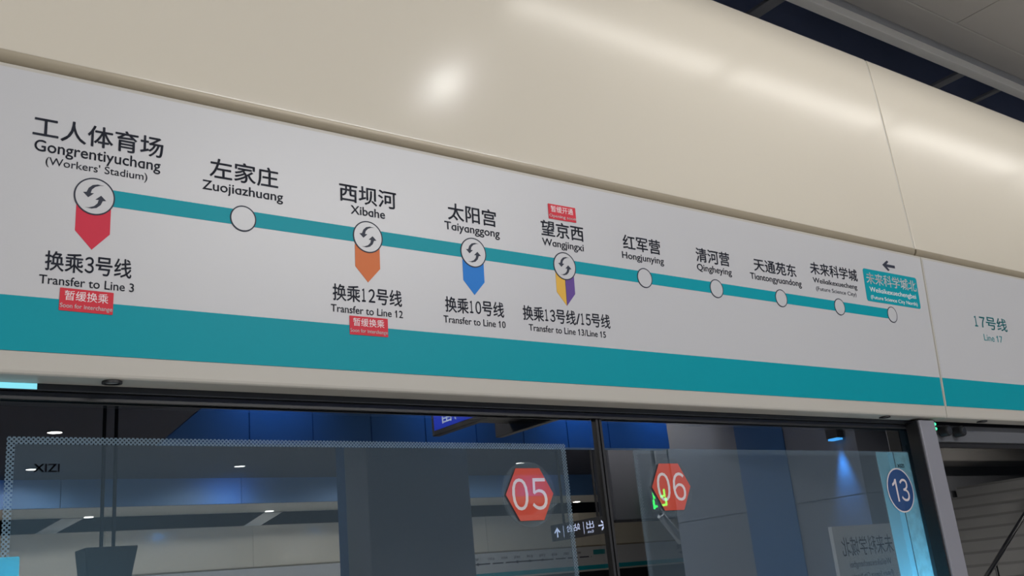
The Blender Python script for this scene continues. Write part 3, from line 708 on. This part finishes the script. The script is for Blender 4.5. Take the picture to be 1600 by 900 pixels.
tag(r, 'round downlight beside the slim grey column', 'downlight'); spot('downlight_light', (1.6, -4.6, CZ - .03), (3.9, -4.6, 1.8), 90, (1, .97, .93), 60, .8, .06)
r = empty('downlight', (6.2, .75, SZ + .006)); bm = bmnew(); ring_z(bm, 0, 0, .06, .07, -.010, 0, 32); link('trim_ring', bm, M['lip'], r); bm = bmnew(); prism_z(bm, circle_pts(0, 0, .061, 24), -.008, -.004); link('lens', bm, M['lamp'], r)  # downlight added to brighten the station name board
tag(r, 'added round downlight in the side ceiling brightening the station name board', 'downlight'); spot('downlight_light', (6.2, .75, SZ - .03), (6.7, -1.66, 1.5), 150, (1, .97, .93), 60, .8, .06)
# station name board
r = empty('station_board', (6.34, -1.66, zc(-.42)), (R(90), 0, R(180)))
slab('board', -.80, 0, 0, .70, -.03, 0, M['white'], r); slab('colour_band', -.80, 0, .22, .27, 0, .001, M['teal'], r)
text('station_name', '未来科学城北', -.72, -.08, .48, .14, M['ink'], r, .001, latin=False)
text('romanization', 'Weilaikexuechengbei', -.66, -.14, .40, .045, M['ink'], r, .001)
text('romanization', '(Future Science City North)', -.66, -.14, .32, .035, M['ink'], r, .001)
for x in (-.7, -.1): slab('board_leg', x - .02, x + .02, -1.33, 0, -.03, -.005, M['steel'], r)
tag(r, 'white station name board with a teal line in front of the broad pillar', 'sign')
# stairs
bm = bmnew(); box(bm, 10.4, 20, -5.62, -5.5, 0, CZ - .003); box(bm, 19.9, 20.0, -5.5, -1.2, 0, CZ - .003); tag(link('stair_wall', bm, M['wallgrey'], bevel=.01), 'grey side wall behind the staircase', 'wall')
bm = bmnew(); box(bm, 9.4, 19.8, -5.49, -4.9, zc(1.3), zc(1.6)); tag(link('stair_bulkhead', bm, M['ceil'], bevel=.02), 'grey bulkhead along the wall over the staircase', 'bulkhead')
for sx_ in (11.0, 13.4):  # downlights added to lift the dark staircase
    r = empty('downlight', (sx_, -2.2, CZ)); bm = bmnew(); ring_z(bm, 0, 0, .07, .08, -.010, 0, 32); link('trim_ring', bm, M['ceil_dark'], r); bm = bmnew(); prism_z(bm, circle_pts(0, 0, .071, 24), -.008, -.004); link('lens', bm, M['lamp'], r)
    tag(r, 'added round downlight over the staircase', 'downlight', 'added downlights over the stairs'); spot('downlight_light', (sx_, -2.2, CZ - .03), (sx_ + .2, -4.2, 1.2), 230, (1, .97, .93), 120, .6, .06)
r = empty('staircase', (10.0, -5.4, 0))
bm = bmnew(); pts = [(0, 0)]
n = 17
for i in range(n): pts += [(i * .29, (i + 1) * .16), ((i + 1) * .29, (i + 1) * .16)]
pts += [(n * .29, 0)]
a = [bm.verts.new((x, 0, z)) for x, z in pts]; b = [bm.verts.new((x, 2.8, z)) for x, z in pts]
bm.faces.new(a); bm.faces.new(b[::-1])
for i in range(len(pts)): bm.faces.new((a[i], b[i], b[(i + 1) % len(pts)], a[(i + 1) % len(pts)]))
link('flight', bm, M['stair'], r)
bm = bmnew()
for i in range(n): box(bm, i * .29 - .004, i * .29 + .045, .02, 2.78, (i + 1) * .16 - .03, (i + 1) * .16 + .003)
link('nosings', bm, M['nosing'], r)
tag(r, 'grey stone staircase rising along the platform', 'stairs')
r = empty('handrail', (10.0, -3.15, 0))
bm = bmnew(); cyl(bm, (0.1, 0, 1.005), (4.6, 0, 3.488), .03, 16); link('rail', bm, M['chrome'], r)
for i in range(5):
    px_ = .2 + i * 1.015; zs = (int(px_ / .29) + 1) * .16 + .004
    bm = bmnew(); cyl(bm, (px_, 0, zs), (px_, 0, .95 + px_ * .5517), .018, 12); link('post', bm, M['chrome'], r)
tag(r, 'chrome handrail climbing the middle of the staircase', 'handrail')
bpy.data.objects.remove(_to)
